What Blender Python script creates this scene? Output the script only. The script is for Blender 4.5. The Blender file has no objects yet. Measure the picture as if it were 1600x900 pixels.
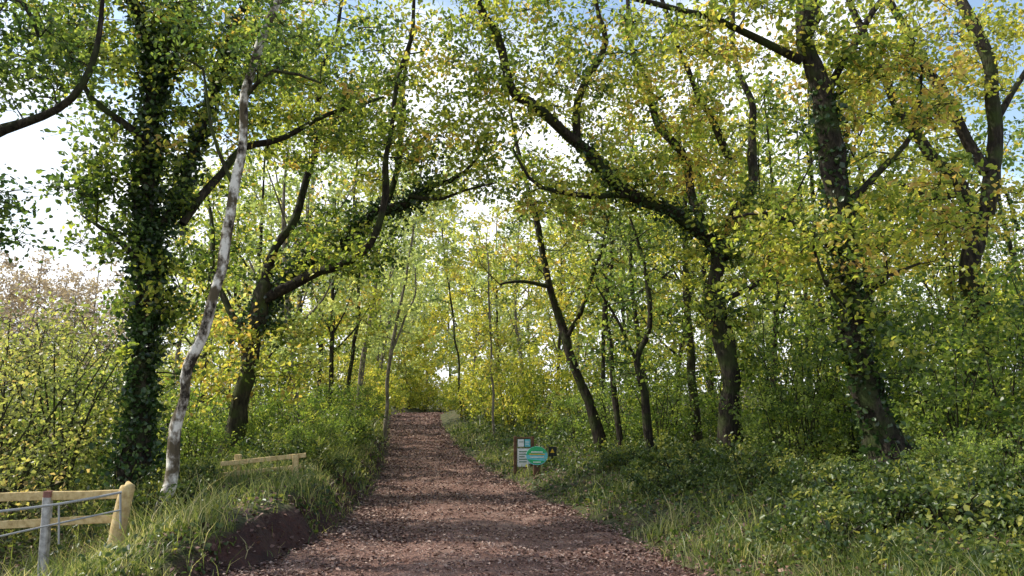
import bpy, math, random
import numpy as np
rng=np.random.default_rng(11); random.seed(11)
F=1200.; PIT=math.atan(162/1200.); CZ=1.6
sc=bpy.context.scene; COL=sc.collection
def P(px,py,Y):
    dx=(px-800)/F; dy=(450-py)/F
    v=np.array([dx, math.cos(PIT)-dy*math.sin(PIT), math.sin(PIT)+dy*math.cos(PIT)])
    p=v*(Y/v[1]); p[2]+=CZ
    return p
# ---------------- terrain ----------------
_y=np.arange(-40,320,.25)
def sm(xs,vs,k=9):
    a=np.interp(_y,xs,vs); ker=np.hanning(k+2)[1:-1]; ker/=ker.sum()
    return np.convolve(np.pad(a,(k//2,k//2),'edge'),ker,'valid')
_XL=sm([-40,4,7.1,9.7,14.6,22,30,45,55,65,80,120],[-3.2,-3.05,-2.75,-2.4,-2.75,-3.65,-4.8,-7.1,-8.5,-8.5,-4,25],9)
_XR=sm([-40,4,7.1,9.7,14.6,22,30,45,55,65,80,120],[2.6,2.3,1.8,1.6,.75,-.7,-2.05,-4.1,-5.2,-4.4,2,32],9)
_ZC=sm([-40,4,7.1,9.7,14.6,22,30,45,57,64,80,320],[.0,0,-.08,-.25,-.45,-.6,-.6,-.35,-.02,-.1,-.7,-.7],21)
XL=lambda y:np.interp(y,_y,_XL); XR=lambda y:np.interp(y,_y,_XR); ZC=lambda y:np.interp(y,_y,_ZC)
def wob(x,y,s=1.):
    x=np.asarray(x)*s; y=np.asarray(y)*s
    return (np.sin(x*1.3+y*.7+1)+np.sin(x*.6-y*1.7+2.3)+.6*np.sin(x*3.1+y*2.3)+.5*np.sin(-x*2.2+y*4.1+.7)+.3*np.sin(x*6.3-y*5.2))/3.4
def gz(x,y,under=True):
    x=np.asarray(x,float); y=np.asarray(y,float)
    jag=.18*wob(x*0,y,2.3)+.09*wob(x*0+3,y,6)
    dL=XL(y)-x+jag; dR=x-XR(y)+jag*.8
    k=np.interp(y,[7.5,9.3,13],[1,1.,.2])
    bk=np.interp(y,[4,7,8.3,11,13,30,45],[.15,.4,1.1,1.3,1.3,1.25,.8])
    f=np.interp(y,[9,12],[0,1])
    up=(np.interp(dL,[0,.15,.5,1.1,2.2,4],[0,.08,.38,.60,.57,.3])*f+np.interp(dL,[0,.1,.3,.7,1.2,1.8],[0,.1,.38,.42,.2,0])*(1-f))*bk
    dn=np.interp(dL,[.7,1.6,3,7,30],[0,-.35,-.6,-.75,-.8])*k
    r=np.interp(dR,[0,.2,.8,1.6,3,8,40],[0,.07,.28,.42,.5,.66,.9])
    o=ZC(y)+np.where(dL>0,up+dn,0)+np.where(dR>0,r,0)
    off=np.clip(np.maximum(dL,dR),0,1)
    o=o+off*(.09*wob(x,y,1.)+.06*wob(x,y,3.1))
    if under: o=o-.07*((dL<-.05)&(dR<-.05))
    return o
G=lambda x,y: float(gz(x,y))
# ---------------- mesh helpers ----------------
def link(o,parent=None):
    COL.objects.link(o)
    if parent is not None: o.parent=parent
    return o
def nmesh(name,V,Q,mat,parent=None,v=None,smooth=False,loc=None):
    V=np.asarray(V,np.float32).reshape(-1,3); Q=np.asarray(Q,np.int32)
    if loc is not None: V=V-np.asarray(loc,np.float32)
    me=bpy.data.meshes.new(name); n=Q.shape[1]
    me.vertices.add(len(V)); me.vertices.foreach_set('co',V.ravel())
    me.loops.add(Q.size); me.loops.foreach_set('vertex_index',Q.ravel())
    me.polygons.add(len(Q)); me.polygons.foreach_set('loop_start',np.arange(0,Q.size,n,dtype=np.int32))
    try: me.polygons.foreach_set('loop_total',np.full(len(Q),n,np.int32))
    except Exception: pass
    if smooth: me.polygons.foreach_set('use_smooth',np.ones(len(Q),bool))
    me.update(calc_edges=True)
    if v is not None:
        a=me.attributes.new('v','FLOAT','FACE'); a.data.foreach_set('value',np.asarray(v,np.float32))
    me.materials.append(mat)
    return link(bpy.data.objects.new(name,me),parent)
def tag(o,label=None,cat=None,group=None,kind=None):
    if label: o['label']=label
    if cat: o['category']=cat
    if group: o['group']=group
    if kind: o['kind']=kind
    return o
def empty(name,loc,label,cat,group=None):
    o=bpy.data.objects.new(name,None); o.location=[float(a) for a in loc]; o.empty_display_size=.3
    COL.objects.link(o); return tag(o,label,cat,group)
def dup(root,loc,rz,s,label=None,group=None):
    r=root.copy(); COL.objects.link(r); r.location=[float(a) for a in loc]; r.rotation_euler=(0,0,rz); r.scale=(s,s,s*random.uniform(.92,1.1))
    if label: r['label']=label
    if group: r['group']=group
    for ch in list(root.children):
        c=ch.copy(); COL.objects.link(c); c.parent=r
    return r
def leaves(C,L,W=.6,up=.0,hexa=True,var=.35,N=None):
    n=len(C); C=np.asarray(C,float)
    nr=rng.normal(size=(n,3)); nr[:,2]+=up*2; nr/=np.linalg.norm(nr,axis=1)[:,None]
    t=rng.normal(size=(n,3)); a=np.cross(nr,t); a/=np.linalg.norm(a,axis=1)[:,None]+1e-9
    b=np.cross(nr,a)
    s=(L*(1+var*rng.uniform(-1,1,n)))[:,None]; w=s*W
    f=nr*s*.14
    if hexa:
        pts=[C-a*s*.5, C-a*s*.12+b*w*.5+f, C+a*s*.25+b*w*.38+f, C+a*s*.5-f*.6, C+a*s*.25-b*w*.38+f, C-a*s*.12-b*w*.5+f]
        V=np.stack(pts,1).reshape(-1,3); i=np.arange(n)[:,None]*6
        Q=np.concatenate([i+np.array([[0,1,2,3]]),i+np.array([[0,3,4,5]])],1).reshape(-1,4)
    else:
        pts=[C-a*s*.5, C+b*w*.5+f, C+a*s*.5, C-b*w*.5+f]
        V=np.stack(pts,1).reshape(-1,3); Q=(np.arange(n)[:,None]*4+np.array([[0,1,2,3]]))
    return V,Q
def resample(pts,step):
    pts=np.asarray(pts,float); out=[]
    n=len(pts)
    for i in range(n-1):
        p0=pts[max(i-1,0)];p1=pts[i];p2=pts[i+1];p3=pts[min(i+2,n-1)]
        k=max(2,int(np.linalg.norm((p2-p1)[:3])/step))
        for j in range(k):
            t=j/k; out.append(.5*((2*p1)+(-p0+p2)*t+(2*p0-5*p1+4*p2-p3)*t*t+(-p0+3*p1-3*p2+p3)*t**3))
    out.append(pts[-1]); return np.array(out)
def tube(pr,seg):
    p=pr[:,:3]; r=np.maximum(pr[:,3],.002); n=len(p)
    d=np.gradient(p,axis=0); d/=np.linalg.norm(d,axis=1)[:,None]+1e-9
    ref=np.array([.31,.95,.1]) if abs(d[:,1]).mean()<.8 else np.array([1.,0,.2])
    u=np.cross(d,ref); u/=np.linalg.norm(u,axis=1)[:,None]+1e-9; w=np.cross(d,u)
    a=np.linspace(0,2*math.pi,seg,endpoint=False)
    V=p[:,None,:]+r[:,None,None]*(np.cos(a)[None,:,None]*u[:,None,:]+np.sin(a)[None,:,None]*w[:,None,:])
    i=np.arange(n-1)[:,None]*seg; j=np.arange(seg)[None,:]; j2=(j+1)%seg
    Q=np.stack([i+j,i+j2,i+seg+j2,i+seg+j],-1).reshape(-1,4)
    return V.reshape(-1,3),Q
def rough_tube(pr,seg,amt=.1):
    V,Q=tube(pr,seg); n=len(pr)
    V=V.reshape(n,seg,3); c=pr[:,None,:3]; d=V-c
    ph=rng.uniform(0,6,4); a=np.arange(seg)[None,:]*2*math.pi/seg; h=np.arange(n)[:,None]
    m=1+amt*(np.sin(a*3+h*.35+ph[0])+.7*np.sin(a*5-h*.6+ph[1])+.6*np.sin(a*2+h*1.1+ph[2]))*.5+amt*.8*rng.uniform(-1,1,(n,seg))
    m*=1+amt*1.1*(np.convolve(rng.normal(size=n+4),np.ones(5)/5,'valid')[:,None])
    return (c+d*m[:,:,None]).reshape(-1,3),Q
def merge(L):
    Vs=[];Qs=[];o=0
    for V,Q in L: Vs.append(V);Qs.append(Q+o);o+=len(V)
    return np.concatenate(Vs),np.concatenate(Qs)
# ---------------- materials ----------------
def newmat(name):
    m=bpy.data.materials.new(name); m.use_nodes=True; nt=m.node_tree; nt.nodes.clear()
    out=nt.nodes.new('ShaderNodeOutputMaterial'); return m,nt,out
def ramp(nt,cols,fac=None,pos=None,interp='LINEAR'):
    r=nt.nodes.new('ShaderNodeValToRGB'); e=r.color_ramp.elements; n=len(cols); r.color_ramp.interpolation=interp
    pos=pos or [i/(n-1) for i in range(n)]
    while len(e)<n: e.new(.5)
    for i in range(n): e[i].position=pos[i]; e[i].color=(*cols[i],1)
    if fac is not None: nt.links.new(fac,r.inputs[0])
    return r
def leafmat(name,cols,tr=.52,gain=2.35,rough=.38):
    m,nt,out=newmat(name); N=nt.nodes.new; Lk=nt.links.new
    at=N('ShaderNodeAttribute'); at.attribute_name='v'
    r=ramp(nt,cols,at.outputs['Fac'])
    b=N('ShaderNodeBsdfPrincipled'); b.inputs['Roughness'].default_value=rough; b.inputs['Specular IOR Level'].default_value=.55
    Lk(r.outputs[0],b.inputs['Base Color'])
    if tr>0:
        t=N('ShaderNodeBsdfTranslucent'); g=N('ShaderNodeMixRGB'); g.blend_type='MULTIPLY'; g.inputs[0].default_value=1
        Lk(r.outputs[0],g.inputs[1]); g.inputs[2].default_value=(gain,gain*.99,gain*.65,1); Lk(g.outputs[0],t.inputs[0])
        mx=N('ShaderNodeMixShader'); mx.inputs[0].default_value=tr; Lk(b.outputs[0],mx.inputs[1]); Lk(t.outputs[0],mx.inputs[2]); Lk(mx.outputs[0],out.inputs[0])
    else: Lk(b.outputs[0],out.inputs[0])
    return m
def texmat(name,cols,pos,scale,stretch=(1,1,1),bump=.5,rough=.9,detail=8,patch=None,bdist=.02,coord='Object'):
    m,nt,out=newmat(name); N=nt.nodes.new; Lk=nt.links.new
    tc=N('ShaderNodeTexCoord'); mp=N('ShaderNodeMapping'); mp.inputs['Scale'].default_value=stretch; Lk(tc.outputs[coord],mp.inputs[0])
    n=N('ShaderNodeTexNoise'); n.inputs['Scale'].default_value=scale; n.inputs['Detail'].default_value=detail; n.inputs['Roughness'].default_value=.65; Lk(mp.outputs[0],n.inputs['Vector'])
    r=ramp(nt,cols,n.outputs[0],pos); c=r.outputs[0]
    if patch:
        pc,ps,lo,hi=patch
        n2=N('ShaderNodeTexNoise'); n2.inputs['Scale'].default_value=ps; n2.inputs['Detail'].default_value=6; Lk(tc.outputs[coord],n2.inputs['Vector'])
        r2=ramp(nt,[(0,0,0),(1,1,1)],n2.outputs[0],[lo,hi]); mx=N('ShaderNodeMixRGB'); Lk(r2.outputs[0],mx.inputs[0]); Lk(c,mx.inputs[1]); mx.inputs[2].default_value=(*pc,1); c=mx.outputs[0]
    b=N('ShaderNodeBsdfPrincipled'); b.inputs['Roughness'].default_value=rough; b.inputs['Specular IOR Level'].default_value=.2
    Lk(c,b.inputs['Base Color'])
    bp=N('ShaderNodeBump'); bp.inputs['Strength'].default_value=bump; bp.inputs['Distance'].default_value=bdist; Lk(n.outputs[0],bp.inputs['Height']); Lk(bp.outputs[0],b.inputs['Normal'])
    Lk(b.outputs[0],out.inputs[0]); return m
M={}
M['oak']=leafmat('oak_leaf',[(.03,.06,.016),(.09,.14,.028),(.21,.26,.045),(.39,.39,.075),(.42,.28,.08)])  # dark ends of the green ramps add deep shade through leaf colour
M['green']=leafmat('green_leaf',[(.03,.065,.02),(.09,.14,.032),(.19,.25,.055),(.35,.39,.10)])
M['gold']=leafmat('golden_leaf',[(.08,.12,.025),(.22,.25,.04),(.41,.40,.065),(.54,.45,.10),(.48,.30,.10)])
M['pale']=leafmat('haze_pale_leaf',[(.14,.19,.09),(.27,.32,.13),(.42,.45,.18),(.55,.51,.20)])  # distance haze put into the leaf colour as lighter, paler tones
M['ivy']=leafmat('ivy_leaf',[(.012,.027,.01),(.027,.058,.018),(.055,.105,.03),(.14,.19,.05)],tr=.25,rough=.33)
M['bush']=leafmat('shrub_leaf',[(.028,.058,.016),(.08,.13,.028),(.18,.24,.042),(.42,.42,.08)])
M['cover']=leafmat('bramble_leaf',[(.022,.045,.013),(.06,.10,.024),(.13,.17,.036),(.36,.35,.08)],tr=.35,gain=1.8)
M['hawth']=leafmat('olive_leaf',[(.08,.11,.035),(.19,.22,.065),(.33,.34,.10),(.38,.28,.12)])
M['pink']=leafmat('pinkish_leaf',[(.34,.27,.20),(.45,.36,.29),(.54,.44,.36),(.42,.38,.22)],gain=1.3,tr=.4)
M['grass']=leafmat('grass_blade',[(.04,.075,.02),(.11,.155,.04),(.25,.28,.085),(.54,.47,.26)],tr=.45,gain=1.8)
M['litter']=leafmat('fallen_leaf',[(.06,.028,.022),(.14,.068,.048),(.26,.145,.105),(.46,.33,.26)],tr=.0,rough=.6)
M['bark']=texmat('oak_bark',[(.008,.006,.005),(.032,.026,.019),(.10,.082,.058)],[.3,.52,.75],9,(1.6,1.6,.35),bump=1.,bdist=.07,patch=((.045,.06,.018),2.2,.48,.66))
M['barkg']=texmat('mossy_bark',[(.012,.011,.008),(.04,.036,.022),(.10,.09,.05)],[.3,.52,.75],12,(1.5,1.5,.4),bump=.9,bdist=.04,patch=((.06,.08,.022),3,.46,.66))
M['birch']=texmat('pale_lichened_bark',[(.03,.024,.018),(.26,.225,.18),(.74,.71,.64)],[.41,.48,.57],6,(1,1,.7),bump=.7,bdist=.03,patch=((.10,.08,.05),3.2,.50,.57))
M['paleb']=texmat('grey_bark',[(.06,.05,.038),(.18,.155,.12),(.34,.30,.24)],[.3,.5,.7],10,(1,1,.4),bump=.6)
M['wood']=texmat('sawn_timber',[(.34,.23,.10),(.56,.42,.20),(.68,.54,.30)],[.3,.5,.7],14,(1,1,1),bump=.3,bdist=.01)
M['woodw']=texmat('weathered_timber',[(.20,.19,.18),(.40,.39,.37),(.58,.57,.54)],[.3,.5,.7],14,(1,1,1),bump=.3,bdist=.01)
M['woodd']=texmat('dark_stained_timber',[(.05,.03,.02),(.13,.07,.045),(.20,.11,.07)],[.3,.5,.7],14,(1,1,1),bump=.3,bdist=.01)
def plain(n,c,r=.5):
    return texmat(n,[tuple(x*.8 for x in c),c,tuple(min(1,x*1.1) for x in c)],[.3,.5,.7],18,bump=.05,rough=r)
M['metal']=plain('galvanised_metal',(.36,.36,.35),.5)
M['white']=plain('painted_white',(.82,.84,.83)); M['sgreen']=plain('painted_green',(.05,.45,.18)); M['sblue']=plain('painted_blue',(.18,.58,.66))
M['black']=plain('painted_black',(.02,.025,.022)); M['yellow']=plain('painted_yellow',(.8,.5,.04)); M['dgreen']=plain('painted_dark_green',(.03,.16,.07)); M['red']=plain('faded_red',(.22,.10,.08))
def trackmat():
    m,nt,out=newmat('red_gravel'); N=nt.nodes.new; Lk=nt.links.new
    tc=N('ShaderNodeTexCoord')
    vo=N('ShaderNodeTexVoronoi'); vo.inputs['Scale'].default_value=65; Lk(tc.outputs['Object'],vo.inputs['Vector'])
    n=N('ShaderNodeTexNoise'); n.inputs['Scale'].default_value=1.6; n.inputs['Detail'].default_value=12; n.inputs['Roughness'].default_value=.78; Lk(tc.outputs['Object'],n.inputs['Vector'])
    n3=N('ShaderNodeTexNoise'); n3.inputs['Scale'].default_value=30; n3.inputs['Detail'].default_value=6; Lk(tc.outputs['Object'],n3.inputs['Vector'])
    r1=ramp(nt,[(.11,.055,.043),(.26,.15,.118),(.42,.285,.23)],n.outputs[0],[.34,.5,.68])
    r2=ramp(nt,[(.42,.39,.37),(1,1,1),(1.6,1.52,1.44)],vo.outputs['Color'],[.1,.5,.95])
    mx=N('ShaderNodeMixRGB'); mx.blend_type='MULTIPLY'; mx.inputs[0].default_value=.85; Lk(r1.outputs[0],mx.inputs[1]); Lk(r2.outputs[0],mx.inputs[2])
    b=N('ShaderNodeBsdfPrincipled'); b.inputs['Roughness'].default_value=.85; b.inputs['Specular IOR Level'].default_value=.25; Lk(mx.outputs[0],b.inputs['Base Color'])
    ad=N('ShaderNodeMath'); ad.operation='ADD'; Lk(n3.outputs[0],ad.inputs[0]); Lk(vo.outputs['Distance'],ad.inputs[1])
    bp=N('ShaderNodeBump'); bp.inputs['Strength'].default_value=.9; bp.inputs['Distance'].default_value=.025; Lk(ad.outputs[0],bp.inputs['Height']); Lk(bp.outputs[0],b.inputs['Normal'])
    Lk(b.outputs[0],out.inputs[0]); return m
def groundmat():
    m,nt,out=newmat('woodland_soil'); N=nt.nodes.new; Lk=nt.links.new
    tc=N('ShaderNodeTexCoord'); n=N('ShaderNodeTexNoise'); n.inputs['Scale'].default_value=2.2; n.inputs['Detail'].default_value=10; n.inputs['Roughness'].default_value=.7; Lk(tc.outputs['Object'],n.inputs['Vector'])
    r1=ramp(nt,[(.025,.03,.011),(.06,.065,.018),(.11,.085,.042)],n.outputs[0],[.35,.5,.65])
    g=N('ShaderNodeNewGeometry'); s=N('ShaderNodeSeparateXYZ'); Lk(g.outputs['Normal'],s.inputs[0])
    r2=ramp(nt,[(1,1,1),(0,0,0)],s.outputs['Z'],[.78,.90])
    mx=N('ShaderNodeMixRGB'); Lk(r2.outputs[0],mx.inputs[0]); Lk(r1.outputs[0],mx.inputs[1])
    r3=ramp(nt,[(.03,.013,.010),(.085,.036,.027)],n.outputs[0],[.35,.65]); Lk(r3.outputs[0],mx.inputs[2])
    b=N('ShaderNodeBsdfPrincipled'); b.inputs['Roughness'].default_value=.95; Lk(mx.outputs[0],b.inputs['Base Color'])
    n4=N('ShaderNodeTexNoise'); n4.inputs['Scale'].default_value=14; n4.inputs['Detail'].default_value=8; Lk(tc.outputs['Object'],n4.inputs['Vector'])
    bp=N('ShaderNodeBump'); bp.inputs['Strength'].default_value=1; bp.inputs['Distance'].default_value=.08; Lk(n4.outputs[0],bp.inputs['Height']); Lk(bp.outputs[0],b.inputs['Normal'])
    Lk(b.outputs[0],out.inputs[0]); return m
# ---------------- ground + track ----------------
def grid(xs,ys,zf):
    X,Y=np.meshgrid(xs,ys); Z=zf(X,Y); V=np.stack([X,Y,Z],-1).reshape(-1,3); nx=len(xs); ny=len(ys)
    i=np.arange(ny-1)[:,None]*nx+np.arange(nx-1)[None,:]; Q=np.stack([i,i+1,i+nx+1,i+nx],-1).reshape(-1,4); return V,Q
xs=np.concatenate([[-400,-200,-100,-60],np.arange(-40,-12,1.),np.arange(-12,12,.12),np.arange(12,40,1.),[45,60,100,200,400]])
ys=np.concatenate([[-60,-20,-5,0],np.arange(3,22,.12),np.arange(22,50,.4),np.arange(50,130,2.),[150,200,300,400]])
V,Q=grid(xs,ys,gz); tag(nmesh('ground',V,Q,groundmat(),smooth=True),'dark woodland soil under the trees and verges','ground',kind='structure')
yt=np.concatenate([np.arange(-8,20,.1),np.arange(20,120,.5)]); us=np.linspace(-.04,1.04,44)
RUT=lambda U:-.04*np.exp(-((U-.25)/.09)**2)-.04*np.exp(-((U-.75)/.09)**2)
U,Yt=np.meshgrid(us,yt); Xt=XL(Yt)+(XR(Yt)-XL(Yt))*U
Zt=ZC(Yt)+RUT(U)+.014*wob(Xt,Yt,4)+.005*rng.normal(size=Xt.shape)-.12*np.clip((np.abs(U-.5)-.5)/.04,0,1)+.004
i=np.arange(len(yt)-1)[:,None]*44+np.arange(43)[None,:]
tag(nmesh('track',np.stack([Xt,Yt,Zt],-1),np.stack([i,i+1,i+45,i+44],-1).reshape(-1,4),trackmat(),smooth=True),'red brown gravel track running away between the trees','track',kind='structure')
# ---------------- trees ----------------
WS=.37
class Tree:
    tw=True; twr=.006
    def __init__(s,name,label,cat,base,group=None):
        s.base=np.array(base,float); s.root=empty(name,base,label,cat,group); s.nodes=[]; s.leafC=[]; s.leafV=[]; s.br=[]; s.ivy=[]
    def limb(s,pts,mat,name='limb',seg=10,step=.25,amt=.1,nodes=True,px=True,crook=1.):
        W=[]
        for p in pts:
            if px:
                x,y,Y,w=p
                if y=='G': q=P(x,700,Y); q[2]=G(q[0],Y)-.15
                else: q=P(x,y,Y)
                W.append([*q,w*WS*Y/F])
            else: W.append(p)
        pr=resample(W,step)
        n=len(pr); k=np.clip(np.minimum(np.arange(n),5)/5,0,1)[:,None]
        if px:
            j=rng.normal(size=(n+6,3)); j=np.stack([np.convolve(j[:,a],np.hanning(7)/3,'valid') for a in range(3)],1)[:n]
            pr[:,:3]+=k[:len(j)]*j*(np.minimum(pr[:,3:4]*.45,.055)+.012)*crook
        V,Q=rough_tube(pr,seg,amt)
        nmesh(name,V,Q,mat,s.root,smooth=True,loc=s.base)
        if nodes: s.nodes.append(pr[1:])
        return pr
    def region(s,c,r,n,lpc,spread=.35,px=True,hue=0.,shell=0):
        if px:
            Y=c[2]; C=P(*c); R=np.array([r[0]*Y/F,r[2],r[1]*Y/F])
        else: C=np.array(c,float); R=np.array(r,float)
        d=rng.normal(size=(n,3)); d/=np.linalg.norm(d,axis=1)[:,None]
        pts=C+d*R*(rng.uniform(shell,1,n)**(1/2.4))[:,None]
        gg=gz(pts[:,0]+(0 if px else s.base[0]),pts[:,1]+(0 if px else s.base[1]))
        if px: pts=pts[pts[:,2]>gg+.3]
        s.clump(pts,lpc,spread,hue)
    def clump(s,pts,lpc,spread,hue=0.):
        nodes=np.concatenate(s.nodes); s.nodes=[nodes]
        d0=np.array([np.min(np.linalg.norm(nodes[:,:3]-p,axis=1)) for p in pts])
        for p in pts[np.argsort(d0)]:
            nd=s.nodes[0]; v=p-nd[:,:3]; d=np.linalg.norm(v,axis=1)
            cost=d+.5*np.maximum(0,-v[:,2])
            k=int(np.argmin(cost)); a=nd[k]; L=d[k]
            if L>.12:
                m=(a[:3]+p)/2+rng.normal(size=3)*L*.13+np.array([0,0,.05*L])
                r0=min(a[3]*.6,.010+.013*L); r1=max(.005,r0*.45)
                pr=resample([[*a[:3],r0],[*m,(r0+r1)/2],[*p,r1]],max(.2,L/6))
                s.br.append(tube(pr,5)); s.nodes=[np.concatenate([nd,pr[1:]])]
            nt=max(4,int(lpc/9)); cv=np.clip(.42+hue+rng.normal()*.19,0,1)
            for t in range(nt):
                e=rng.normal(size=3); e/=np.linalg.norm(e); e[2]=e[2]*.6+.05
                ln=spread*rng.uniform(.6,2.0); q=p+e*ln
                if s.tw: s.br.append(tube(np.array([[*p,s.twr],[*(p+e*ln*.5+rng.normal(size=3)*.04),s.twr*.7],[*q,.002]]),3))
                n=max(2,int(lpc/nt)); tt=rng.uniform(.2,1.1,n)[:,None]
                s.leafC.append(p+e*ln*tt+rng.normal(size=(n,3))*spread*.23)
                s.leafV.append(np.clip(cv+rng.normal(size=n)*.15,0,1))
    def add_ivy(s,pr,n,thick,lo=0,hi=1):
        a0=int(lo*len(pr)); a1=max(int(hi*len(pr)),1)
        u=rng.uniform(0,1,n) if hi==1 and lo==0 and len(s.ivy)==0 else rng.uniform(0,1,n)**1.4
        k=(a0+u*(a1-a0)).astype(int).clip(0,len(pr)-1); a=pr[k]; d=rng.normal(size=(n,3)); d[:,2]*=.5; d/=np.linalg.norm(d,axis=1)[:,None]
        lump=(1+.6*np.sin(k*.5)+.35*np.sin(k*1.7))*(1.1-.6*u)
        R=a[:,3]*.9+np.abs(rng.normal(size=n))*thick*lump
        s.ivy.append(a[:,:3]+d*R[:,None]+rng.normal(size=(n,3))*[.03,.03,.12])
    def build(s,leaf,barkm,L=.08,W=.62,hexa=True,ivyL=.08):
        if s.br: V,Q=merge(s.br); nmesh('branches',V,Q,barkm,s.root,loc=s.base)
        if s.leafC:
            C=np.concatenate(s.leafC); v=np.concatenate(s.leafV)
            V,Q=leaves(C,L,W,up=.25,hexa=hexa); nmesh('crown',V,Q,leaf,s.root,v=np.repeat(v,2 if hexa else 1),loc=s.base)
        if s.ivy:
            C=np.concatenate(s.ivy); V,Q=leaves(C,ivyL,.85,up=.1,hexa=True); v=np.clip(rng.normal(size=len(C))*.25+.4,0,1)
            nmesh('ivy',V,Q,M['ivy'],s.root,v=np.repeat(v,2),loc=s.base)
        return s.root
def base(px,Y):
    q=P(px,700,Y); return (q[0],Y,G(q[0],Y))
B=M['bark']; BG=M['barkg']
# 1 ivy-clad tree
t=Tree('ivy_clad_oak','tall oak with thick dark ivy up its whole trunk, behind the left fence','tree',base(214,12))
tr=t.limb([(212,'G',12,70),(217,650,12,46),(225,500,12,42),(228,350,12,38),(236,200,12,36),(246,95,12,32),(250,60,12,26)],B,'trunk',14,.2,.14)
l1=t.limb([(246,110,12,30),(222,40,11.8,24),(185,-40,11.5,20),(150,-130,11.3,12)],B)
l2=t.limb([(244,110,12,28),(285,20,12.2,22),(305,-70,12.4,16)],B)
l3=t.limb([(230,370,12,24),(270,330,12.1,22),(300,240,12.4,20),(325,160,12.6,18),(365,70,12.8,16),(400,-20,13,12),(420,-100,13,8)],B,crook=2)
l4=t.limb([(285,350,12.1,18),(335,285,12.5,17),(400,228,13,15),(470,198,13.4,12),(540,170,13.8,9),(600,150,14,5)],B,crook=2)
l5=t.limb([(236,230,12,20),(190,190,11.7,16),(140,150,11.5,12),(110,90,11.3,8)],B)
l6=t.limb([(228,420,12,16),(190,380,11.6,12),(150,350,11.4,8)],B)
t.add_ivy(tr,8500,.15); t.add_ivy(l3,2400,.10,0,.7); t.add_ivy(l1,1300,.08); t.add_ivy(l2,1300,.08)
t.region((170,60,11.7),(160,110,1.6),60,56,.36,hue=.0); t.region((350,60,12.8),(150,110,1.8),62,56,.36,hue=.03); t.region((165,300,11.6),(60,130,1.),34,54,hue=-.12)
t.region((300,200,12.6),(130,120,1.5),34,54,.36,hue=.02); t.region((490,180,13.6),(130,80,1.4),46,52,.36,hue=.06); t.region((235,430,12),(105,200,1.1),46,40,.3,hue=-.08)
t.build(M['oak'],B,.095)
# 2 birch
t=Tree('leaning_birch','slender pale lichen-spotted trunk leaning right, just right of the ivy-clad oak','tree',base(265,10.6))
t.limb([(256,'G',10.6,32),(278,670,10.6,23),(304,550,10.6,22),(343,420,10.6,21),(370,290,10.6,20),(380,180,10.6,19),(402,80,10.6,18),(442,-10,10.6,16),(480,-100,10.6,12)],M['birch'],'trunk',12,.15,.1,crook=.9)
t.limb([(385,150,10.6,10),(430,110,10.4,8),(500,130,10.3,5)],BG,crook=2)
t.limb([(365,290,10.6,9),(330,200,10.5,7),(320,110,10.4,5)],BG,crook=2)
t.region((455,60,10.5),(120,80,1.2),28,50,.36); t.region((330,80,10.4),(60,80,.8),8,45)
t.build(M['green'],BG,.08)
# 3 arching left tree
t=Tree('spreading_oak','oak with crooked limbs reaching right over the track, left of the verge','tree',base(362,16))
t.limb([(355,'G',16,56),(374,640,16,42),(395,530,16,38),(414,458,16,34),(418,440,16,26)],BG,'trunk',12,.2,.14)
t.limb([(412,468,16,24),(468,443,15.8,20),(500,424,15.7,19),(530,412,15.6,18),(578,378,15.4,16),(598,310,15.3,14),(606,225,15.2,12),(626,120,15.2,10),(648,20,15.2,8),(665,-70,15.2,6)],B,crook=3,amt=.16)
t.limb([(410,460,16,24),(440,390,16.2,19),(470,320,16.4,16),(490,240,16.5,14),(496,160,16.6,11),(520,60,16.8,8),(545,-40,17,6)],B,crook=3,amt=.16)
lc=t.limb([(400,510,16.2,24),(455,425,16.8,22),(520,375,17,22),(600,335,17,20),(650,300,16.8,15),(705,275,16.6,10),(745,245,16.4,6),(770,205,16.3,3)],B,crook=3)
ld=t.limb([(640,305,16.8,10),(690,312,16.4,7),(740,295,16,5),(775,285,15.9,3)],B,crook=3)
le=t.limb([(395,530,16,18),(350,470,16.2,14),(335,380,16.5,10),(320,290,16.8,6)],BG,crook=2)
t.limb([(600,330,17,14),(625,240,17.2,12),(630,150,17.3,10),(645,60,17.4,7),(650,-40,17.5,5)],B,crook=3)
t.add_ivy(lc,4400,.18,.0,.78)
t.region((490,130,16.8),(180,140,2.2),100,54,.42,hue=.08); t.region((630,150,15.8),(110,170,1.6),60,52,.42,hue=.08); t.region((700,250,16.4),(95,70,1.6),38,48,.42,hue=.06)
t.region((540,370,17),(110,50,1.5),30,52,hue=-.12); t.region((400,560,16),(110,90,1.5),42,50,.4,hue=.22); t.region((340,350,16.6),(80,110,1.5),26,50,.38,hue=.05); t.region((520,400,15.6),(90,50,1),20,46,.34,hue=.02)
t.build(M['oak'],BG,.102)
# 4 offframe-left tree whose limbs enter
t=Tree('edge_oak','dark crooked limb with leaves reaching in at the top left corner','tree',base(-170,9))
t.limb([(-170,'G',9,70),(-160,500,9,56),(-140,330,9,46),(-110,200,9,40),(-90,0,9,34),(-80,-150,9,20)],B,'trunk',12)
t.limb([(-120,262,9,30),(-50,232,9,26),(5,206,9,23),(65,182,9,19),(112,150,9,16),(140,104,9,14),(157,45,9,11),(165,-40,9,7)],B)
t.limb([(-90,20,9,22),(-20,-10,9,18),(40,10,9,12),(60,60,9,7)],B)
t.limb([(-140,330,9,22),(-70,330,8.9,16),(-20,300,8.8,10)],B)
t.region((20,90,9),(100,100,1.),42,50,hue=-.1); t.region((-30,320,8.9),(50,90,.8),24,50,hue=-.2); t.region((70,-10,9.2),(120,50,1),20,50,hue=-.1)
t.build(M['green'],B,.075)
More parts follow.
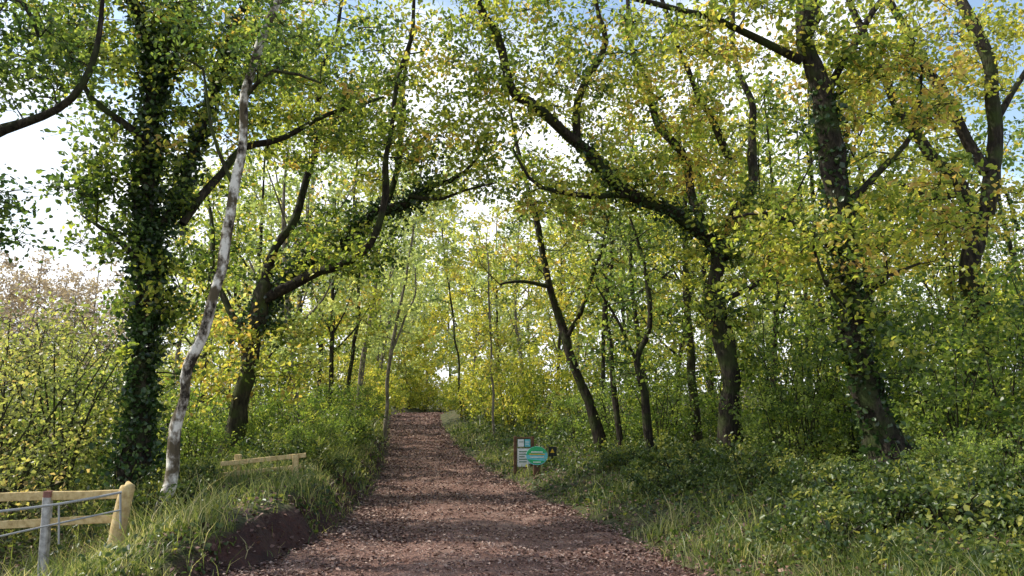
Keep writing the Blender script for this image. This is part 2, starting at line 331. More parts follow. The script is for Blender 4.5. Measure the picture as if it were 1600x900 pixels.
# 5 arching right oak
t=Tree('arching_oak','oak whose great dark limb arches left over the track, behind the notice board','tree',base(1145,17))
t.limb([(1150,'G',17,64),(1142,650,17,42),(1134,540,17,40),(1120,440,17,42),(1122,385,17,38),(1124,368,17,30)],B,'trunk',12,.2,.16,crook=1.5)
ma=t.limb([(1130,400,17,34),(1095,362,16.9,34),(1045,330,16.6,31),(990,298,16.3,29),(935,258,16,27),(890,207,15.8,25),(832,168,15.6,23),(792,128,15.5,21),(770,60,15.4,18),(745,-10,15.3,15),(720,-100,15.2,10)],B,seg=12,amt=.17,crook=2.6)
t.limb([(902,222,15.9,18),(903,165,15.7,17),(924,112,15.5,15),(941,55,15.4,12),(930,-20,15.2,9)],B,crook=2.6)
t.limb([(1122,380,17,24),(1160,300,17.3,20),(1178,200,17.6,16),(1150,90,17.8,12),(1140,-30,18,9)],B,crook=2.6)
t.limb([(1000,305,16.3,14),(930,308,16,12),(870,300,15.8,10),(825,275,15.6,7),(800,230,15.5,5)],B,crook=3)
t.limb([(1110,372,17,20),(1050,230,17.3,17),(1005,130,17.5,14),(980,30,17.7,10),(975,-60,17.8,7)],B,crook=2.6)
t.limb([(1140,250,17.5,16),(1090,130,17.2,13),(1055,60,17,11),(1030,-20,16.8,8)],B,crook=2.6)
t.limb([(1128,470,17,12),(1190,440,16.7,10),(1230,380,16.4,7)],B,crook=2)
t.add_ivy(ma,1500,.09,.0,.45)
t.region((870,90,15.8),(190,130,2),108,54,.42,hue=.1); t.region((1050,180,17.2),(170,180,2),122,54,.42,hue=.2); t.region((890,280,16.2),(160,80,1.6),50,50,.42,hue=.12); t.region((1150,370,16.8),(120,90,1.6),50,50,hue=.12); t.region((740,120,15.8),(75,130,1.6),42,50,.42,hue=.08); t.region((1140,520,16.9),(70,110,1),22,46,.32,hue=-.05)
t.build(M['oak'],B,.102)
# 6 big right trunk
t=Tree('tall_oak','tall thick-trunked oak with flared foot on the right verge','tree',base(1395,11))
tr=t.limb([(1412,'G',11,140),(1392,715,11,86),(1365,650,11,62),(1345,580,11,54),(1327,460,11,50),(1310,330,11,50),(1290,200,11,49),(1262,100,11,46),(1262,0,11,42),(1272,-110,11,34)],B,'trunk',20,.13,.2,crook=.9)
t.limb([(1252,95,11,20),(1190,62,10.9,17),(1120,33,10.8,14),(1040,14,10.7,12),(980,-2,10.6,10),(890,-40,10.5,6)],B,crook=2)
t.limb([(1305,330,11,15),(1370,275,11.2,13),(1420,200,11.4,10),(1440,110,11.5,6)],B,crook=2.6)
t.limb([(1285,160,11,18),(1340,60,11.2,14),(1400,-30,11.4,10)],B,crook=2)
t.limb([(1315,400,11,13),(1250,350,10.8,11),(1190,330,10.6,8),(1140,340,10.5,5)],B,crook=2.6)
t.limb([(1332,500,11,10),(1290,440,10.8,8),(1270,380,10.6,5)],B,crook=2); t.limb([(1335,480,11,10),(1390,430,11,8),(1440,410,11,5)],B,crook=2)
for dx in (-1,1,.2):
    t.limb([(1405,700,11,40),(1405+dx*38,745,10.9-.2*abs(dx),28),(1405+dx*75,790,10.8-.3*abs(dx),14)],B,'root',8,nodes=False)
t.add_ivy(tr,3000,.07,.03,.7)
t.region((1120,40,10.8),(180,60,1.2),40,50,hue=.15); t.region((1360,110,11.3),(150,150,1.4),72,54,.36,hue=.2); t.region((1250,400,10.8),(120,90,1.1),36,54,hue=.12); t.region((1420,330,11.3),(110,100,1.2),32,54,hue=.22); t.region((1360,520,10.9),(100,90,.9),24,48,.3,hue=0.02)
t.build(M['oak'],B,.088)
# 7 right multi limb
t=Tree('forked_oak','oak forking into several bare dark limbs, near the right edge','tree',base(1540,16))
t.limb([(1545,'G',16,64),(1530,560,16,52),(1520,440,16,46),(1526,370,16,40)],B,'trunk',12,.2,.14)
t.limb([(1526,380,16,36),(1546,280,16,36),(1553,170,16,32),(1532,80,16,28),(1505,0,16,24),(1485,-90,16,15)],B,crook=2)
t.limb([(1528,370,16,30),(1502,290,15.8,27),(1452,240,15.6,24),(1412,170,15.5,21),(1380,110,15.4,18),(1345,50,15.4,15),(1320,-40,15.4,10)],B,crook=2)
t.limb([(1540,270,16,26),(1482,165,16.2,24),(1430,80,16.3,20),(1385,0,16.4,16),(1350,-80,16.4,10)],B,crook=2)
t.limb([(1550,200,16,18),(1590,130,16.2,14),(1640,60,16.4,10)],B)
t.limb([(1505,300,15.8,18),(1450,310,15.8,13),(1410,290,15.8,8)],B)
t.region((1400,130,16.4),(180,150,1.8),80,52,.42,hue=.06); t.region((1560,60,16.8),(90,100,1.6),28,50,.4,hue=-.0); t.region((1440,350,16.2),(120,90,1.6),40,52,.4,hue=0.1); t.region((1590,330,16.5),(50,110,1.2),8,45)
t.region((1560,470,15.5),(90,70,1.4),32,52,.4,hue=.05)
t.build(M['gold'],B,.102)
# slender trees
def slender(name,label,pts,regs,leaf,bark,L=.1,hue=0,extra=(),cr=2):
    t=Tree(name,label,'tree',base(pts[0][0],pts[0][2])); t.twr=.009
    t.limb(pts,bark,'trunk',8,.3,.1,crook=cr)
    for e in extra: t.limb(e,bark,crook=2.5)
    for c,r,n in regs: t.region(c,r,n,38,.48,hue=hue)
    return t.build(leaf,bark,L*1.12,hexa=False)
slender('leaning_tree','slim dark trunk leaning left, rising right of the notice board',[(942,'G',22,28),(915,610,22,21),(885,530,22,19),(860,450,22,16),(845,370,22,13),(825,290,22,10),(800,190,22,6),(790,100,22,4)],[((820,300,22),(110,150,2.4),60),((900,430,22),(90,80,2),24)],M['oak'],B,.12,0.15,
  [[(862,450,22,9),(820,440,21.8,7),(780,445,21.6,4)],[(885,530,22,10),(930,430,22,8),(950,340,22,5)]])
slender('crooked_tree','thin crooked trunk with a kink, second from the leaning tree on the right verge',[(1018,'G',18,20),(1004,620,18,16),(994,565,18,14),(1015,505,18,11),(1010,420,18,9),(985,340,18,5)],[((1000,430,18),(90,120,1.8),44),((960,560,18),(70,60,1.4),12)],M['green'],B,.1,.05,[[(995,565,18,8),(960,500,17.8,6),(930,450,17.6,4)]])
slender('grey_tree','slender pale grey trunk standing at the left edge of the far track',[(600,'G',34,9),(610,560,34,8),(625,480,34,6.5),(640,400,34,5),(655,300,34,4),(660,220,34,3)],[((650,330,34),(80,120,3),60),((620,500,34),(50,50,2),14)],M['pale'],M['paleb'],.16,0,[[(612,550,34,5),(645,470,34,4),(650,420,34,3)]],cr=1)
slender('twin_tree','thin dark trunk between the leaning tree and the crooked tree',[(970,'G',21,15),(960,600,21,12),(950,500,21,10),(955,380,21,7),(930,280,21,5)],[((950,330,21),(90,110,2),40)],M['pale'],B,.11)
slender('verge_sapling','slim upright young tree behind the crooked tree and left of the arching oak',[(1090,'G',21,22),(1085,600,21,18),(1075,480,21,16),(1070,350,21,12),(1060,200,21,8)],[((1060,300,21),(110,180,2.4),60),((1060,520,21),(70,80,1.6),20)],M['gold'],BG,.11)
slender('far_sapling','thin straight young tree beside the track just left of the notice board',[(772,'G',30,6),(770,600,30,5),(765,500,30,4.5),(760,380,30,3)],[((755,400,30),(100,160,2.6),70),((780,540,30),(50,50,1.5),20)],M['gold'],M['paleb'],.13)
slender('tall_sapling','thin dark trunk rising behind the ivied limb left of the track',[(545,'G',30,10),(550,560,30,8),(560,450,30,7),(555,300,30,5),(570,150,30,4)],[((570,250,30),(90,150,2.6),60),((540,470,30),(60,90,2),30)],M['oak'],B,.14,.15)
slender('arch_sapling','thin tree far down the track, its crown closing the top of the arch',[(722,'G',44,5),(715,560,44,4.5),(700,440,44,4),(685,320,44,3),(675,220,44,2)],[((680,340,44),(80,180,3),110)],M['pale'],BG,.18,.0)
# ---------------- generic background trees ----------------
def gen_tree(name,label,group,h,spread,ncl,leaf,bark,L=.18,lpc=38,low=.2,hue=0,sp=.5):
    t=Tree(name,label,'tree',(0,0,0),group); t.tw=False
    bx,by=rng.normal(size=2)*.5
    pts=[[0,0,-.3,.15],[bx*.3,by*.3,h*.2,.11],[bx,by,h*.45,.085],[bx*.6,by*1.4,h*.7,.06],[bx*.3,by,h*.95,.03]]
    t.limb(pts,bark,'trunk',8,.5,.1,px=False)
    for k in range(6):
        a=k*2.4+rng.uniform(-.4,.4); z=h*rng.uniform(.22,.6); r=spread*rng.uniform(.6,.9)
        t.limb([[bx*z/h*1.5,by*z/h*1.5,z,.06],[math.cos(a)*r*.5,math.sin(a)*r*.5,z+h*.09,.04],[math.cos(a)*r,math.sin(a)*r,z+h*.22,.02]],bark,seg=6,step=.6,px=False)
    t.region((0,0,h*(low+1)/2),(spread,spread,h*(1-low)/2),ncl,lpc,sp,px=False,hue=hue,shell=.1)
    t.build(leaf,bark,L,.65,hexa=False); return t.root
used={}
def place(key,root,x,y,s=1.,label=None,group=None):
    z=G(x,y)
    if key not in used:
        used[key]=1; root.location=(x,y,z); root.scale=(s,s,s); root.rotation_euler=(0,0,random.uniform(0,6))
        if label: root['label']=label
        if group: root['group']=group
        return root
    return dup(root,(x,y,z),random.uniform(0,6.28),s,label,group)
gr=['woodland trees behind the right verge','woodland trees behind the left verge','far trees closing the end of the track']
lb=['leafy green tree in the woodland behind the right verge','leafy green tree in the woodland behind the left verge','hazy pale green tree beyond the far end of the track']
GT=[gen_tree('woodland_tree',lb[0],gr[0],14,3.2,100,M['green'],B,hue=.08),
    gen_tree('woodland_tree',lb[0],gr[0],15,3.0,95,M['gold'],B,hue=-.02),
    gen_tree('woodland_tree',lb[1],gr[1],13,2.8,85,M['oak'],B,hue=.14),
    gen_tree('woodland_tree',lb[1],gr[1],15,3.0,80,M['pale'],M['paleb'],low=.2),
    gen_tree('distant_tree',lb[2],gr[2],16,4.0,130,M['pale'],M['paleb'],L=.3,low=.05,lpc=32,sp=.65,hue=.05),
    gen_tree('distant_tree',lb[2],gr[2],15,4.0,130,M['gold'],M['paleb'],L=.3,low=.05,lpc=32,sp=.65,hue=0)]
def XP(px,Y): return (px-800)/F*Y
for px,Y,k,s in [(1010,28,0,.85),(1110,25,1,.9),(1200,22,0,.8),(1290,24,1,.85),(1400,22,0,.8),(1500,26,1,.8),(1640,22,0,.8),(940,33,1,.9),(1050,36,0,1),(1160,34,3,1),(1260,36,1,1),(1370,34,1,1),(1480,38,0,.9),(1590,36,1,.8),
                 (870,40,1,.85),(820,46,3,.9),(780,50,1,.9),(900,50,3,1),(980,46,1,1),(1190,50,3,1.1),(1300,50,1,1.1)]:
    place(k,GT[k],XP(px,Y),Y,s,lb[0],gr[0])
for px,Y,k,s in [(400,24,2,.8),(470,21,3,.7),(520,28,2,.8),(450,32,3,1),(560,36,3,1.),(360,34,2,.9),(500,42,2,1.05),(590,46,3,1.),(400,46,3,1.05),(270,30,3,.75),(320,27,2,.8)]:
    place(k,GT[k],XP(px,Y),Y,s,lb[1],gr[1])
for px,Y,k,s in [(480,72,4,1.2),(560,70,5,1.1),(620,76,4,1.),(670,84,5,1.05),(740,68,4,1.1),(770,76,5,1.1),(830,74,4,1.2),(900,70,5,1.2),(980,74,4,1.2),(1060,70,5,1.2),(1150,74,4,1.2),(1240,70,4,1.2),(1340,74,5,1.1),(1440,72,4,1.),(390,74,5,1.1),(310,70,4,1.),(640,68,5,.7),(590,66,4,.8),(650,90,4,1.5),(705,94,5,1.5),(590,96,4,1.6)]:
    place(k,GT[k],XP(px,Y),Y,s,lb[2],gr[2])
pt=gen_tree('autumn_tree','pinkish brown autumn tree in the distance beyond the left shrubs','distant autumn trees on the left',11,4.2,170,M['pink'],M['paleb'],L=.2,low=.05)
for i,(px,Y,s) in enumerate([(60,62,1.2),(-30,58,1.1),(150,66,1.15),(110,54,.85),(230,60,.9),(10,80,1.4)]): place('p',pt,XP(px,Y),Y,s)
# ---------------- shrubs ----------------
def gen_bush(name,label,group,h,r,ncl,leaf,L=.082,lpc=48,hexa=False,hue=0,sp=.25,tw=False):
    t=Tree(name,label,'shrub',(0,0,0),group); t.tw=tw
    for k in range(9):
        a=k*2.4; q=rng.uniform(.3,.85)
        t.limb([[.08*math.cos(a),.08*math.sin(a),-.1,.022],[r*q*.4*math.cos(a),r*q*.4*math.sin(a),h*.4,.016],[r*q*math.cos(a+.3),r*q*math.sin(a+.3),h*rng.uniform(.7,.98),.006]],M['barkg'],'stem',5,.3,px=False)
    t.region((0,0,h*.48),(r,r,h*.52),ncl,lpc,sp,px=False,hue=hue,shell=.15)
    t.build(leaf,M['barkg'],L,.65,hexa=hexa); return t.root
sg=['shrubs under the trees on the right','shrubs along the left verge','far shrubs beside the track','low bramble clumps on the right verge','low bramble clumps on the left verge','airy shrubs at the left edge']
sl=['leafy green shrub under the trees behind the right verge','leafy green shrub growing along the left verge','yellow green shrub beside the far track','low bramble clump sprawling on the right verge','low bramble clump sprawling on the left verge','airy pale olive shrub at the left edge behind the fence']
GB=[gen_bush('leafy_shrub',sl[0],sg[0],3.2,1.5,80,M['bush'],hue=.06,sp=.28),gen_bush('leafy_shrub',sl[0],sg[0],2.4,1.4,66,M['green'],hue=.08,sp=.27),
    gen_bush('leafy_shrub',sl[1],sg[1],2.2,1.2,70,M['bush'],hue=.1),gen_bush('airy_shrub',sl[5],sg[5],3.2,1.6,64,M['hawth'],lpc=44,sp=.42,L=.07,tw=True),
    gen_bush('verge_shrub',sl[2],sg[2],3.4,2.0,90,M['gold'],L=.15,lpc=34,sp=.4,hue=-.1),
    gen_bush('bramble_clump',sl[3],sg[3],.5,.7,26,M['cover'],L=.058,lpc=44,sp=.17,hexa=True,hue=.05)]
for px,Y,k,s in [(1225,14.5,1,.8),(1260,15,0,.85),(1330,15,0,.9),(1460,14,0,.95),(1500,12,1,.9),(1580,11.5,0,.9),(1680,10.5,0,1.),(1540,15,0,1.1),(1620,16,0,1.2),(1060,22,1,.9),(1030,21,0,.8),(960,23,1,.9),(1215,18,0,1.1),(1300,19,0,1.2),(1390,18,0,1.2),(1480,20,0,1.3),(900,26,1,.9),(1130,23,0,1.1),(1010,25,0,1.1),(1700,13,0,1.2),(1570,21,0,1.3),(1190,16.5,1,.45),(1480,9.5,1,.4),(1560,8.5,1,.4),(1320,10.6,1,.28),(1450,10.2,1,.28)]:
    place(10+k,GB[k],XP(px,Y),Y,s,sl[0],sg[0])
for px,Y,k,s in [(170,15,2,1.1),(60,16,2,1.),(320,14.5,2,.55),(300,17,2,.9),(380,19,2,.8),(450,19,2,.7),(500,22,2,.8),(540,20,2,.5),(560,27,2,.8),(240,19,2,1.),(500,15.5,2,.36),(525,17.5,2,.4),(470,14,2,.33),(430,16,2,.5),(555,22,2,.45)]:
    place(10+k,GB[k],XP(px,Y),Y,s,sl[1],sg[1])
for px,Y,k,s in [(30,12,3,1.05),(110,13,3,1.),(-40,10.5,3,1),(160,20,3,1.1),(60,20,3,1.2),(-20,17,3,1.2),(100,16,3,1.)]:
    place(10+k,GB[k],XP(px,Y),Y,s,sl[5],sg[5])
for px,Y,k,s in [(430,23,3,.9),(520,30,3,1.),(330,22,3,1.1)]:
    place(10+k,GB[k],XP(px,Y),Y,s,'leafy green shrub growing along the left verge',sg[1])
for px,Y,k,s in [(585,38,4,.8),(565,44,4,1.),(600,54,4,.7),(575,62,4,1),(730,44,4,.75),(765,38,4,.8),(745,52,4,1),(725,58,4,.8),(715,66,4,.7),(800,34,4,.85),(850,32,4,.85),(640,66,4,.8),(620,62,4,.7),(665,68,4,.8),(690,72,4,.9),(640,76,4,1.2),(600,70,4,1),(820,44,4,1.1),(900,40,4,1.1),(540,50,4,1.2),(480,46,4,1.2),(640,90,4,1.6),(1000,42,4,1.3),(1120,44,4,1.3),(1240,42,4,1.3),(400,44,4,1.3),(300,44,4,1.2),(200,46,4,1.2),(90,44,4,1.2),(-20,42,4,1.2)]:
    place(10+k,GB[k],XP(px,Y),Y,s,sl[2],sg[2])
for k in range(46):
    y=random.uniform(5.4,20); x=float(XR(y))+random.uniform(.8,4.4)*(1 if y<12 else .8); s_=random.uniform(.5,1.15)
    if 13.5<y<19.6 and -.1<x<2.2: continue
    place(15,GB[5],x,y,s_,sl[3],sg[3])
for k in range(26):
    y=random.uniform(10.6,26); x=float(XL(y))-random.uniform(.55,2.6)
    if y<12.4 and -.40<x/y<-.27 : continue
    place(15,GB[5],x,y,random.uniform(.6,1.2),sl[4],sg[4])
# ---------------- grass, ground cover, litter ----------------
def scatter(n,y0,y1,pw=1.6):
    y=y0+(y1-y0)*rng.uniform(0,1,n)**pw; x=rng.uniform(-1,1,n)*(.72*y+1.2); return x,y
def blades(x,y,h,w,name,label,mat,bright=.5):
    n=len(x); z=gz(x,y)
    a=rng.uniform(0,6.28,n); c,s=np.cos(a),np.sin(a); b=rng.uniform(0,6.28,n); ln=h*rng.uniform(.15,1.1,n)
    p=np.stack([x,y,z-.02],1); wd=np.stack([c,s,0*c],1)*w[:,None]; be=np.stack([np.cos(b),np.sin(b),0*b],1)*ln[:,None]
    m=p+be*.3+np.array([0,0,1])*(h*.6)[:,None]; tp=p+be+np.array([0,0,1])*h[:,None]
    V=np.stack([p-wd,p+wd,m+wd*.7,m-wd*.7,tp+wd*.12,tp-wd*.12],1).reshape(-1,3)
    i=np.arange(n)[:,None]*6; Q=np.concatenate([i+np.array([[0,1,2,3]]),i+np.array([[3,2,4,5]])],1).reshape(-1,4)
    v=np.clip(bright+rng.normal(size=n)*.24+.2*wob(x,y,1.3),0,1)
    return tag(nmesh(name,V,Q,mat,v=np.repeat(v,2)),label,'grass',kind='stuff')
x,y=scatter(350000,4,44,1.5)
dL=XL(y)-x; dR=x-XR(y); d=np.maximum(dL,dR)
den=np.where(dL>dR,np.clip(1.2-dL/6,0.1,1),np.clip(.95-dR/2.2,.14,1))*np.clip(.4+1.1*wob(x,y,1.6),.08,1)
den=np.where((dL>0)&(y>11)&(dL<2.5),np.maximum(den,.6),den)
bankmask=(dL>.0)&(dL<.42)&(y>8.1)&(y<10.4)
k=(d>rng.uniform(-.2,.2,len(d)))&(rng.uniform(size=len(d))<den)&~(bankmask&(rng.uniform(size=len(d))<.9))
x,y,dL,dR,d=x[k],y[k],dL[k],dR[k],d[k]
fence=(x<-3.6)&(y<9.8); fence2=(y>9.8)&(y<12.4)&(x/y>-.40)&(x/y<-.27)
sgn=(y>13.5)&(y<18.2)&(x>-.2)&(x<2)
h=rng.uniform(.05,.32,len(x))*np.clip(.5+d,.4,1.4)*(1+.7*wob(x,y,.9)); h=np.where(rng.uniform(size=len(x))<.06,h*np.where(y<8,1.2,1.8),h); h=np.where(fence|fence2,h*.7,h); h=np.where(sgn,h*.6,h); h=np.minimum(h,np.where(y<7.5,.26,.7)); w=.003+.00032*y
v0=np.where(fence,.70,np.where(dL>0,.52,np.where(dR<.9,.54,.36)))
blades(x,y,np.maximum(h,.05),w,'grass','long green and straw coloured grass on both verges',M['grass'],v0)
x,y=scatter(280000,4,40,1.4); dL=XL(y)-x; dR=x-XR(y); d=np.maximum(dL,dR)
bankmask=(dL>.0)&(dL<.42)&(y>8.1)&(y<10.4)
fence=((x<-3.4)&(y<9.6))|((y>9.8)&(y<12.4)&(x/y>-.40)&(x/y<-.27)); sgn=(y>13.5)&(y<18.2)&(x>-.2)&(x<2)
k=(d>.1)&(rng.uniform(size=len(d))<np.where(dR>dL,np.clip(.3+dR*.8,0,1.1),.7)*np.clip(.55+wob(x,y,1.7),.08,1))&~bankmask&~(fence&(rng.uniform(size=len(d))<.7))
x,y,d,fence,sgn=x[k],y[k],d[k],fence[k],sgn[k]; z=gz(x,y)+rng.uniform(0,1,len(x))**1.4*(.08+.26*np.clip(d/2,0,1))*np.clip(1+1.*wob(x,y,1.5),.15,2)*np.where(fence|sgn,.35,1)
V,Q=leaves(np.stack([x,y,z],1),.034+.0020*y,.72,up=.5,hexa=True,var=.55); v=np.clip(.42+.25*rng.normal(size=len(x))+.25*wob(x,y,.8),0,1)
tag(nmesh('ground_cover',V,Q,M['cover'],v=np.repeat(v,2)),'low bramble and ivy leaves covering the verges and wood floor','ground cover',kind='stuff')
n=210000; y=3.5+60*rng.uniform(0,1,n)**1.9; u=rng.uniform(-.04,1.04,n)
pr=np.clip(np.abs(u-.5)*2,0,1)**2*.6+.26+.5*(u<.28)*(y<15)
k=rng.uniform(size=n)<pr*np.clip(.5+wob(u*3,y,1.5),.2,1.2); u,y=u[k],y[k]; x=XL(y)+(XR(y)-XL(y))*u
z=ZC(y)+.012+RUT(u)+rng.uniform(0,.02,len(x))
V,Q=leaves(np.stack([x,y,z],1),.029+.001*y,.7,up=1.8,hexa=True,var=.55); v=rng.uniform(0,1,len(x))**1.3
tag(nmesh('fallen_leaves',V,Q,M['litter'],v=np.repeat(v,2)),'brown and pinkish fallen leaves scattered over the track edges','fallen leaves',kind='stuff')
x,y=scatter(50000,4,36,1.4); d=np.maximum(XL(y)-x,x-XR(y)); k=d>0; x,y=x[k],y[k]
V,Q=leaves(np.stack([x,y,gz(x,y)+.03],1),.05+.001*y,.7,up=1.6,hexa=False); tag(nmesh('leaf_litter',V,Q,M['litter'],v=rng.uniform(0,.8,len(x))),'brown leaf litter on the woodland floor','leaf litter',kind='stuff')
n=16000; y=3.8+22*rng.uniform(0,1,n)**2; u=rng.uniform(0,1,n); x=XL(y)+(XR(y)-XL(y))*u
z=ZC(y)+.004+RUT(u)+.014*wob(x,y,4)
r=rng.uniform(.004,.011,n); C=np.stack([x,y,z],1)
o=np.array([[1,0,0],[0,1,0],[-1,0,0],[0,-1,0],[0,0,.7],[0,0,-.7]],float)
V=C[:,None,:]+o[None]*r[:,None,None]*rng.uniform(.6,1.4,(n,6,1)); i=np.arange(n)[:,None]*6
T=np.concatenate([i+np.array([t]) for t in ([0,1,4],[1,2,4],[2,3,4],[3,0,4],[1,0,5],[2,1,5],[3,2,5],[0,3,5])],1).reshape(-1,3)
M['stone']=leafmat('reddish_stone',[(.13,.065,.05),(.26,.155,.12),(.40,.28,.235),(.52,.43,.38)],tr=0)
tag(nmesh('gravel',V.reshape(-1,3),T,M['stone'],v=np.repeat(rng.uniform(0,1,n)**1.5,8)),'small reddish stones lying loose on the track','gravel',kind='stuff')
# ---------------- fence and signs ----------------
import bmesh
from mathutils import Vector, Matrix
def bar(name,p0,p1,w,h,mat,parent,wave=0):
    p0=Vector(p0);p1=Vector(p1); d=p1-p0; bm=bmesh.new(); n=6
    zz=d.normalized(); ref=Vector((0,0,1)) if abs(zz.z)<.9 else Vector((0,1,0)); xx=zz.cross(ref).normalized(); yy=xx.cross(zz)
    rings=[]
    for i in range(n+1):
        c=p0+d*(i/n)+(xx*random.uniform(-1,1)+yy*random.uniform(-1,1))*wave
        ww=w*.5; hh=h*.5; b=min(w,h)*.15
        pts=[(-ww+b,-hh),(ww-b,-hh),(ww,-hh+b),(ww,hh-b),(ww-b,hh),(-ww+b,hh),(-ww,hh-b),(-ww,-hh+b)]
        rings.append([bm.verts.new(c+xx*a+yy*e) for a,e in pts])
    for a,b_ in zip(rings,rings[1:]):
        for j in range(8): bm.faces.new((a[j],a[(j+1)%8],b_[(j+1)%8],b_[j]))
    bm.faces.new(rings[0][::-1]); bm.faces.new(rings[-1]); bmesh.ops.recalc_face_normals(bm,faces=bm.faces)
    me=bpy.data.meshes.new(name); bm.to_mesh(me); bm.free(); me.materials.append(mat)
    o=link(bpy.data.objects.new(name,me),parent); me.transform(Matrix.Translation(-parent.location)); return o
def rod(name,pts,r,mat,parent):
    pr=resample([[*p,r] for p in pts],.3); V,Q=tube(pr,8); return nmesh(name,V,Q,mat,parent,smooth=True,loc=parent.location)
q=P(199,757,9); fx,fy,fz=q
f=empty('rail_fence',(fx,fy,G(fx,fy)),'yellowish timber rail fence with a stout round-topped end post, bottom left corner','fence')
pr=resample([[fx-.14,fy,G(fx,fy)-.3,.090],[fx-.07,fy,fz-.5,.083],[fx,fy,fz-.05,.078],[fx,fy,fz-.02,.06],[fx,fy,fz,.01]],.12); V,Q=rough_tube(pr,12,.05); nmesh('post',V,Q,M['wood'],f,smooth=True,loc=f.location)
a=P(76,770,9.2); bar('post',(a[0],a[1],G(a[0],a[1])-.3),(a[0],a[1],a[2]-.05),.09,.09,M['woodw'],f,.003); bar('post_tip',(a[0],a[1],a[2]-.05),(a[0],a[1],a[2]+.02),.09,.09,M['red'],f)
bar('rail',P(188,772,9.12),P(-120,780,9.4),.04,.10,M['wood'],f,wave=.005); bar('rail',P(188,810,9.12),P(-120,826,9.4),.04,.09,M['wood'],f,wave=.005)
g=P(190,790,8.85)
f=empty('field_gate',(g[0],g[1],G(g[0],g[1])),'thin grey metal field gate hung on the end post in front of the timber rails','gate')
rod('top_bar',[P(190,769,8.85),P(90,788,8.4),P(-80,808,7.7)],.014,M['metal'],f); rod('lower_bar',[P(188,797,8.85),P(90,818,8.4),P(-80,856,7.7)],.010,M['metal'],f)
rod('stile',[P(188,768,8.86),P(188,826,8.86)],.012,M['metal'],f); rod('brace',[P(92,787,8.41),P(92,850,8.41)],.010,M['metal'],f)
c=P(410,720,12.2)
f=empty('far_rail_fence',(c[0],c[1],G(c[0],c[1])),'short yellow timber rail fence half hidden behind the left verge','fence')
bar('rail',P(345,725,12.2),P(478,711,12.4),.04,.07,M['wood'],f); bar('rail',P(345,742,12.2),P(470,729,12.4),.04,.065,M['wood'],f)
for px in (372,462):
    a=P(px,714,12.36); bar('post',(a[0],a[1],G(a[0],a[1])-.2),(a[0],a[1],a[2]+.04),.09,.09,M['wood'],f)
Y=19.5
def W(px,py,dy=0): return P(px,py,Y+dy)
c=W(820,740); n=empty('notice_board',(c[0],c[1],G(c[0],c[1])),'wooden framed notice board with pale posters beside the track on the right verge','notice board')
for px in (805,832):
    a=W(px,682); bar('post',(a[0],a[1],G(a[0],a[1])-.3),(a[0],a[1],a[2]),.08,.08,M['woodd'],n)
def panel(name,px0,py0,px1,py1,dy,mat,parent,t=.02):
    a=W(px0,py0,dy); b=W(px1,py1,dy); zc=(a[2]+b[2])/2
    return bar(name,((a[0]),a[1],zc),((b[0]),a[1],zc),t,abs(a[2]-b[2]),mat,parent)
panel('top_rail',808,683,829,685.5,0,M['woodd'],n,.05); panel('board',808,685.7,829,699,.02,M['dgreen'],n,.03); panel('lower_board',808,700,829,730,.02,M['woodw'],n,.03)
panel('poster',809,686.5,818.5,698,-.02,M['white'],n,.01); panel('poster',820,686.5,828.5,698,-.02,M['sblue'],n,.01); panel('poster',808.5,701,828.5,729,-.02,M['white'],n,.01)
for k in range(5): panel('text_line',811,705+k*4,826-(k%3)*3,706.3+k*4,-.032,M['dgreen'],n,.004)
panel('text_line',811,690,817.5,691,-.032,M['dgreen'],n,.004); panel('text_line',821,690,827,691.2,-.032,M['white'],n,.004); panel('text_line',821,693.5,826,694.5,-.032,M['white'],n,.004)
Y=18.3
c=W(839,740); s=empty('oval_sign',(c[0],c[1],G(c[0],c[1])),'rounded green and blue sign on a short dark timber post','sign')
a=W(839,724); bar('post',(a[0],a[1]+.08,G(a[0],a[1])-.3),(a[0],a[1]+.08,a[2]),.17,.12,M['woodd'],s)
def disc(name,px,py,rx,ry,dy,mat,parent,t=.02,a0=0,a1=360):
    bm=bmesh.new(); c=W(px,py,dy); m=Y/F; R=[]
    for yy in (-t/2,t/2):
        R.append([bm.verts.new((c[0]+rx*m*math.cos(math.radians(an)),c[1]+yy,c[2]+ry*m*math.sin(math.radians(an)))) for an in np.linspace(a0,a1,33)[:32 if a1-a0>=360 else 33]])
    k=len(R[0]); bm.faces.new(R[0]); bm.faces.new(R[1][::-1])
    for j in range(k): bm.faces.new((R[0][j],R[1][j],R[1][(j+1)%k],R[0][(j+1)%k]))
    bmesh.ops.recalc_face_normals(bm,faces=bm.faces); me=bpy.data.meshes.new(name); bm.to_mesh(me); bm.free(); me.materials.append(mat)
    o=link(bpy.data.objects.new(name,me),parent); me.transform(Matrix.Translation(-parent.location)); return o
disc('panel',839,712,16.5,14,-.012,M['sblue'],s,.02)
disc('green_band',839,712,16.2,13.7,-.026,M['sgreen'],s,.01,20,175); disc('lower_band',839,711.5,16,13,-.026,M['sgreen'],s,.01,205,320)
for k,(w_,yy) in enumerate([(9,705.5),(12,709),(11,713.5),(6,721.3)]): panel('text_line',839-w_,yy,839+w_,yy+1.6,-.04,M['white'] if k!=1 else M['yellow'],s,.006)
Y=19.2
c=W(863,740); s=empty('warning_sign',(c[0],c[1],G(c[0],c[1])),'small black sign with a yellow triangle right of the rounded green sign','sign')
a=W(863,700); bar('post',(a[0],a[1]+.05,G(a[0],a[1])-.3),(a[0],a[1]+.05,a[2]),.05,.05,M['black'],s)
panel('panel',857,698,870,713,0,M['black'],s,.02)
a=W(863,701.,-.02); b=W(859.8,707.5,-.02); c2=W(866.2,707.5,-.02)
nmesh('warning_triangle',np.array([a,b,c2]),np.array([[0,1,2]]),M['yellow'],s,loc=s.location)
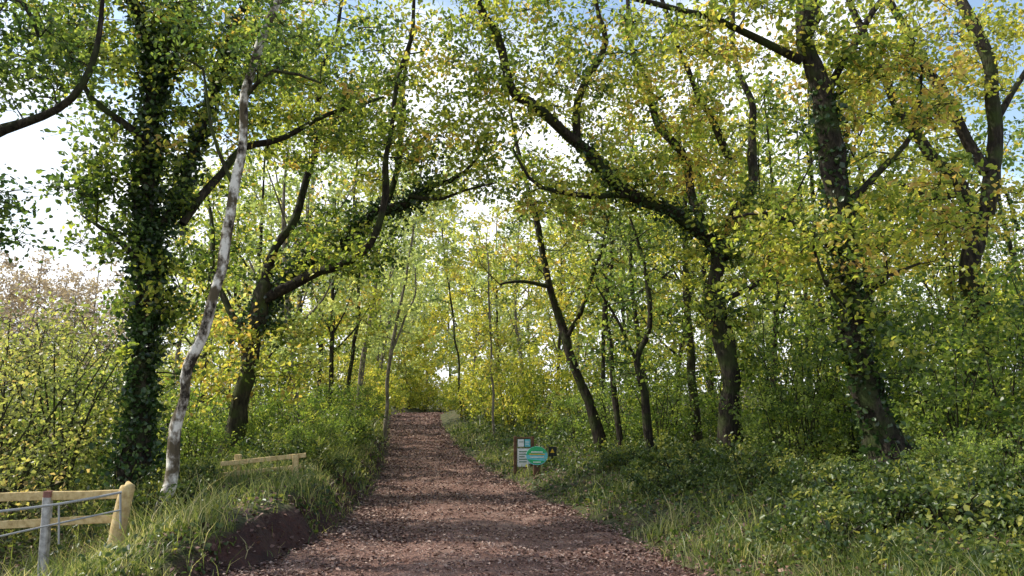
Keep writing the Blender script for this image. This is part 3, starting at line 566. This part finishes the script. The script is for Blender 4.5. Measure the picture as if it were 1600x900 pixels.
# ---------------- light, world, camera ----------------
sd=Vector((-.985,.17,0)).normalized(); el=math.radians(45)
dirv=Vector((sd.x*math.cos(el),sd.y*math.cos(el),math.sin(el)))
L=bpy.data.lights.new('sun','SUN'); L.energy=5; L.angle=math.radians(.5); L.color=(1,.95,.84)
lo=bpy.data.objects.new('sun',L); COL.objects.link(lo); lo.rotation_euler=dirv.to_track_quat('Z','Y').to_euler(); lo.location=(-20,10,30)
w=bpy.data.worlds.new('World'); sc.world=w; w.use_nodes=True; nt=w.node_tree; nt.nodes.clear(); N=nt.nodes.new; Lk=nt.links.new
o=N('ShaderNodeOutputWorld'); bg=N('ShaderNodeBackground'); bg.inputs[1].default_value=.15
sk=N('ShaderNodeTexSky'); sk.sky_type='NISHITA'; sk.sun_disc=False; sk.sun_elevation=el; sk.sun_rotation=math.atan2(sd.x,sd.y)
sb=N('ShaderNodeMixRGB'); sb.blend_type='MULTIPLY'; sb.inputs[0].default_value=1; Lk(sk.outputs[0],sb.inputs[1]); sb.inputs[2].default_value=(2.0,1.9,1.7,1)
tc=N('ShaderNodeTexCoord'); mp=N('ShaderNodeMapping'); mp.inputs['Scale'].default_value=(1,1,2.2); Lk(tc.outputs['Generated'],mp.inputs[0])
no=N('ShaderNodeTexNoise'); no.inputs['Scale'].default_value=2.3; no.inputs['Detail'].default_value=9; no.inputs['Roughness'].default_value=.55; Lk(mp.outputs[0],no.inputs['Vector'])
sx=N('ShaderNodeSeparateXYZ'); Lk(tc.outputs['Generated'],sx.inputs[0])
ma_=N('ShaderNodeMath'); ma_.operation='MULTIPLY_ADD'; Lk(sx.outputs['Z'],ma_.inputs[0]); ma_.inputs[1].default_value=-.5; Lk(no.outputs[0],ma_.inputs[2])
cr=ramp(nt,[(0,0,0),(1,1,1)],ma_.outputs[0],[.25,.38])
mx=N('ShaderNodeMixRGB'); Lk(cr.outputs[0],mx.inputs[0]); Lk(sb.outputs[0],mx.inputs[1]); mx.inputs[2].default_value=(9.6,9.9,10.4,1)
Lk(mx.outputs[0],bg.inputs[0]); Lk(bg.outputs[0],o.inputs[0])
cam=bpy.data.cameras.new('camera'); cam.sensor_width=36; cam.lens=27; cam.clip_end=1500; cam.clip_start=.05
co=bpy.data.objects.new('camera',cam); COL.objects.link(co); co.location=(0,0,CZ); co.rotation_euler=(math.pi/2+PIT,0,0); sc.camera=co
sc.view_settings.view_transform='Standard'; sc.view_settings.look='None'; sc.view_settings.exposure=0
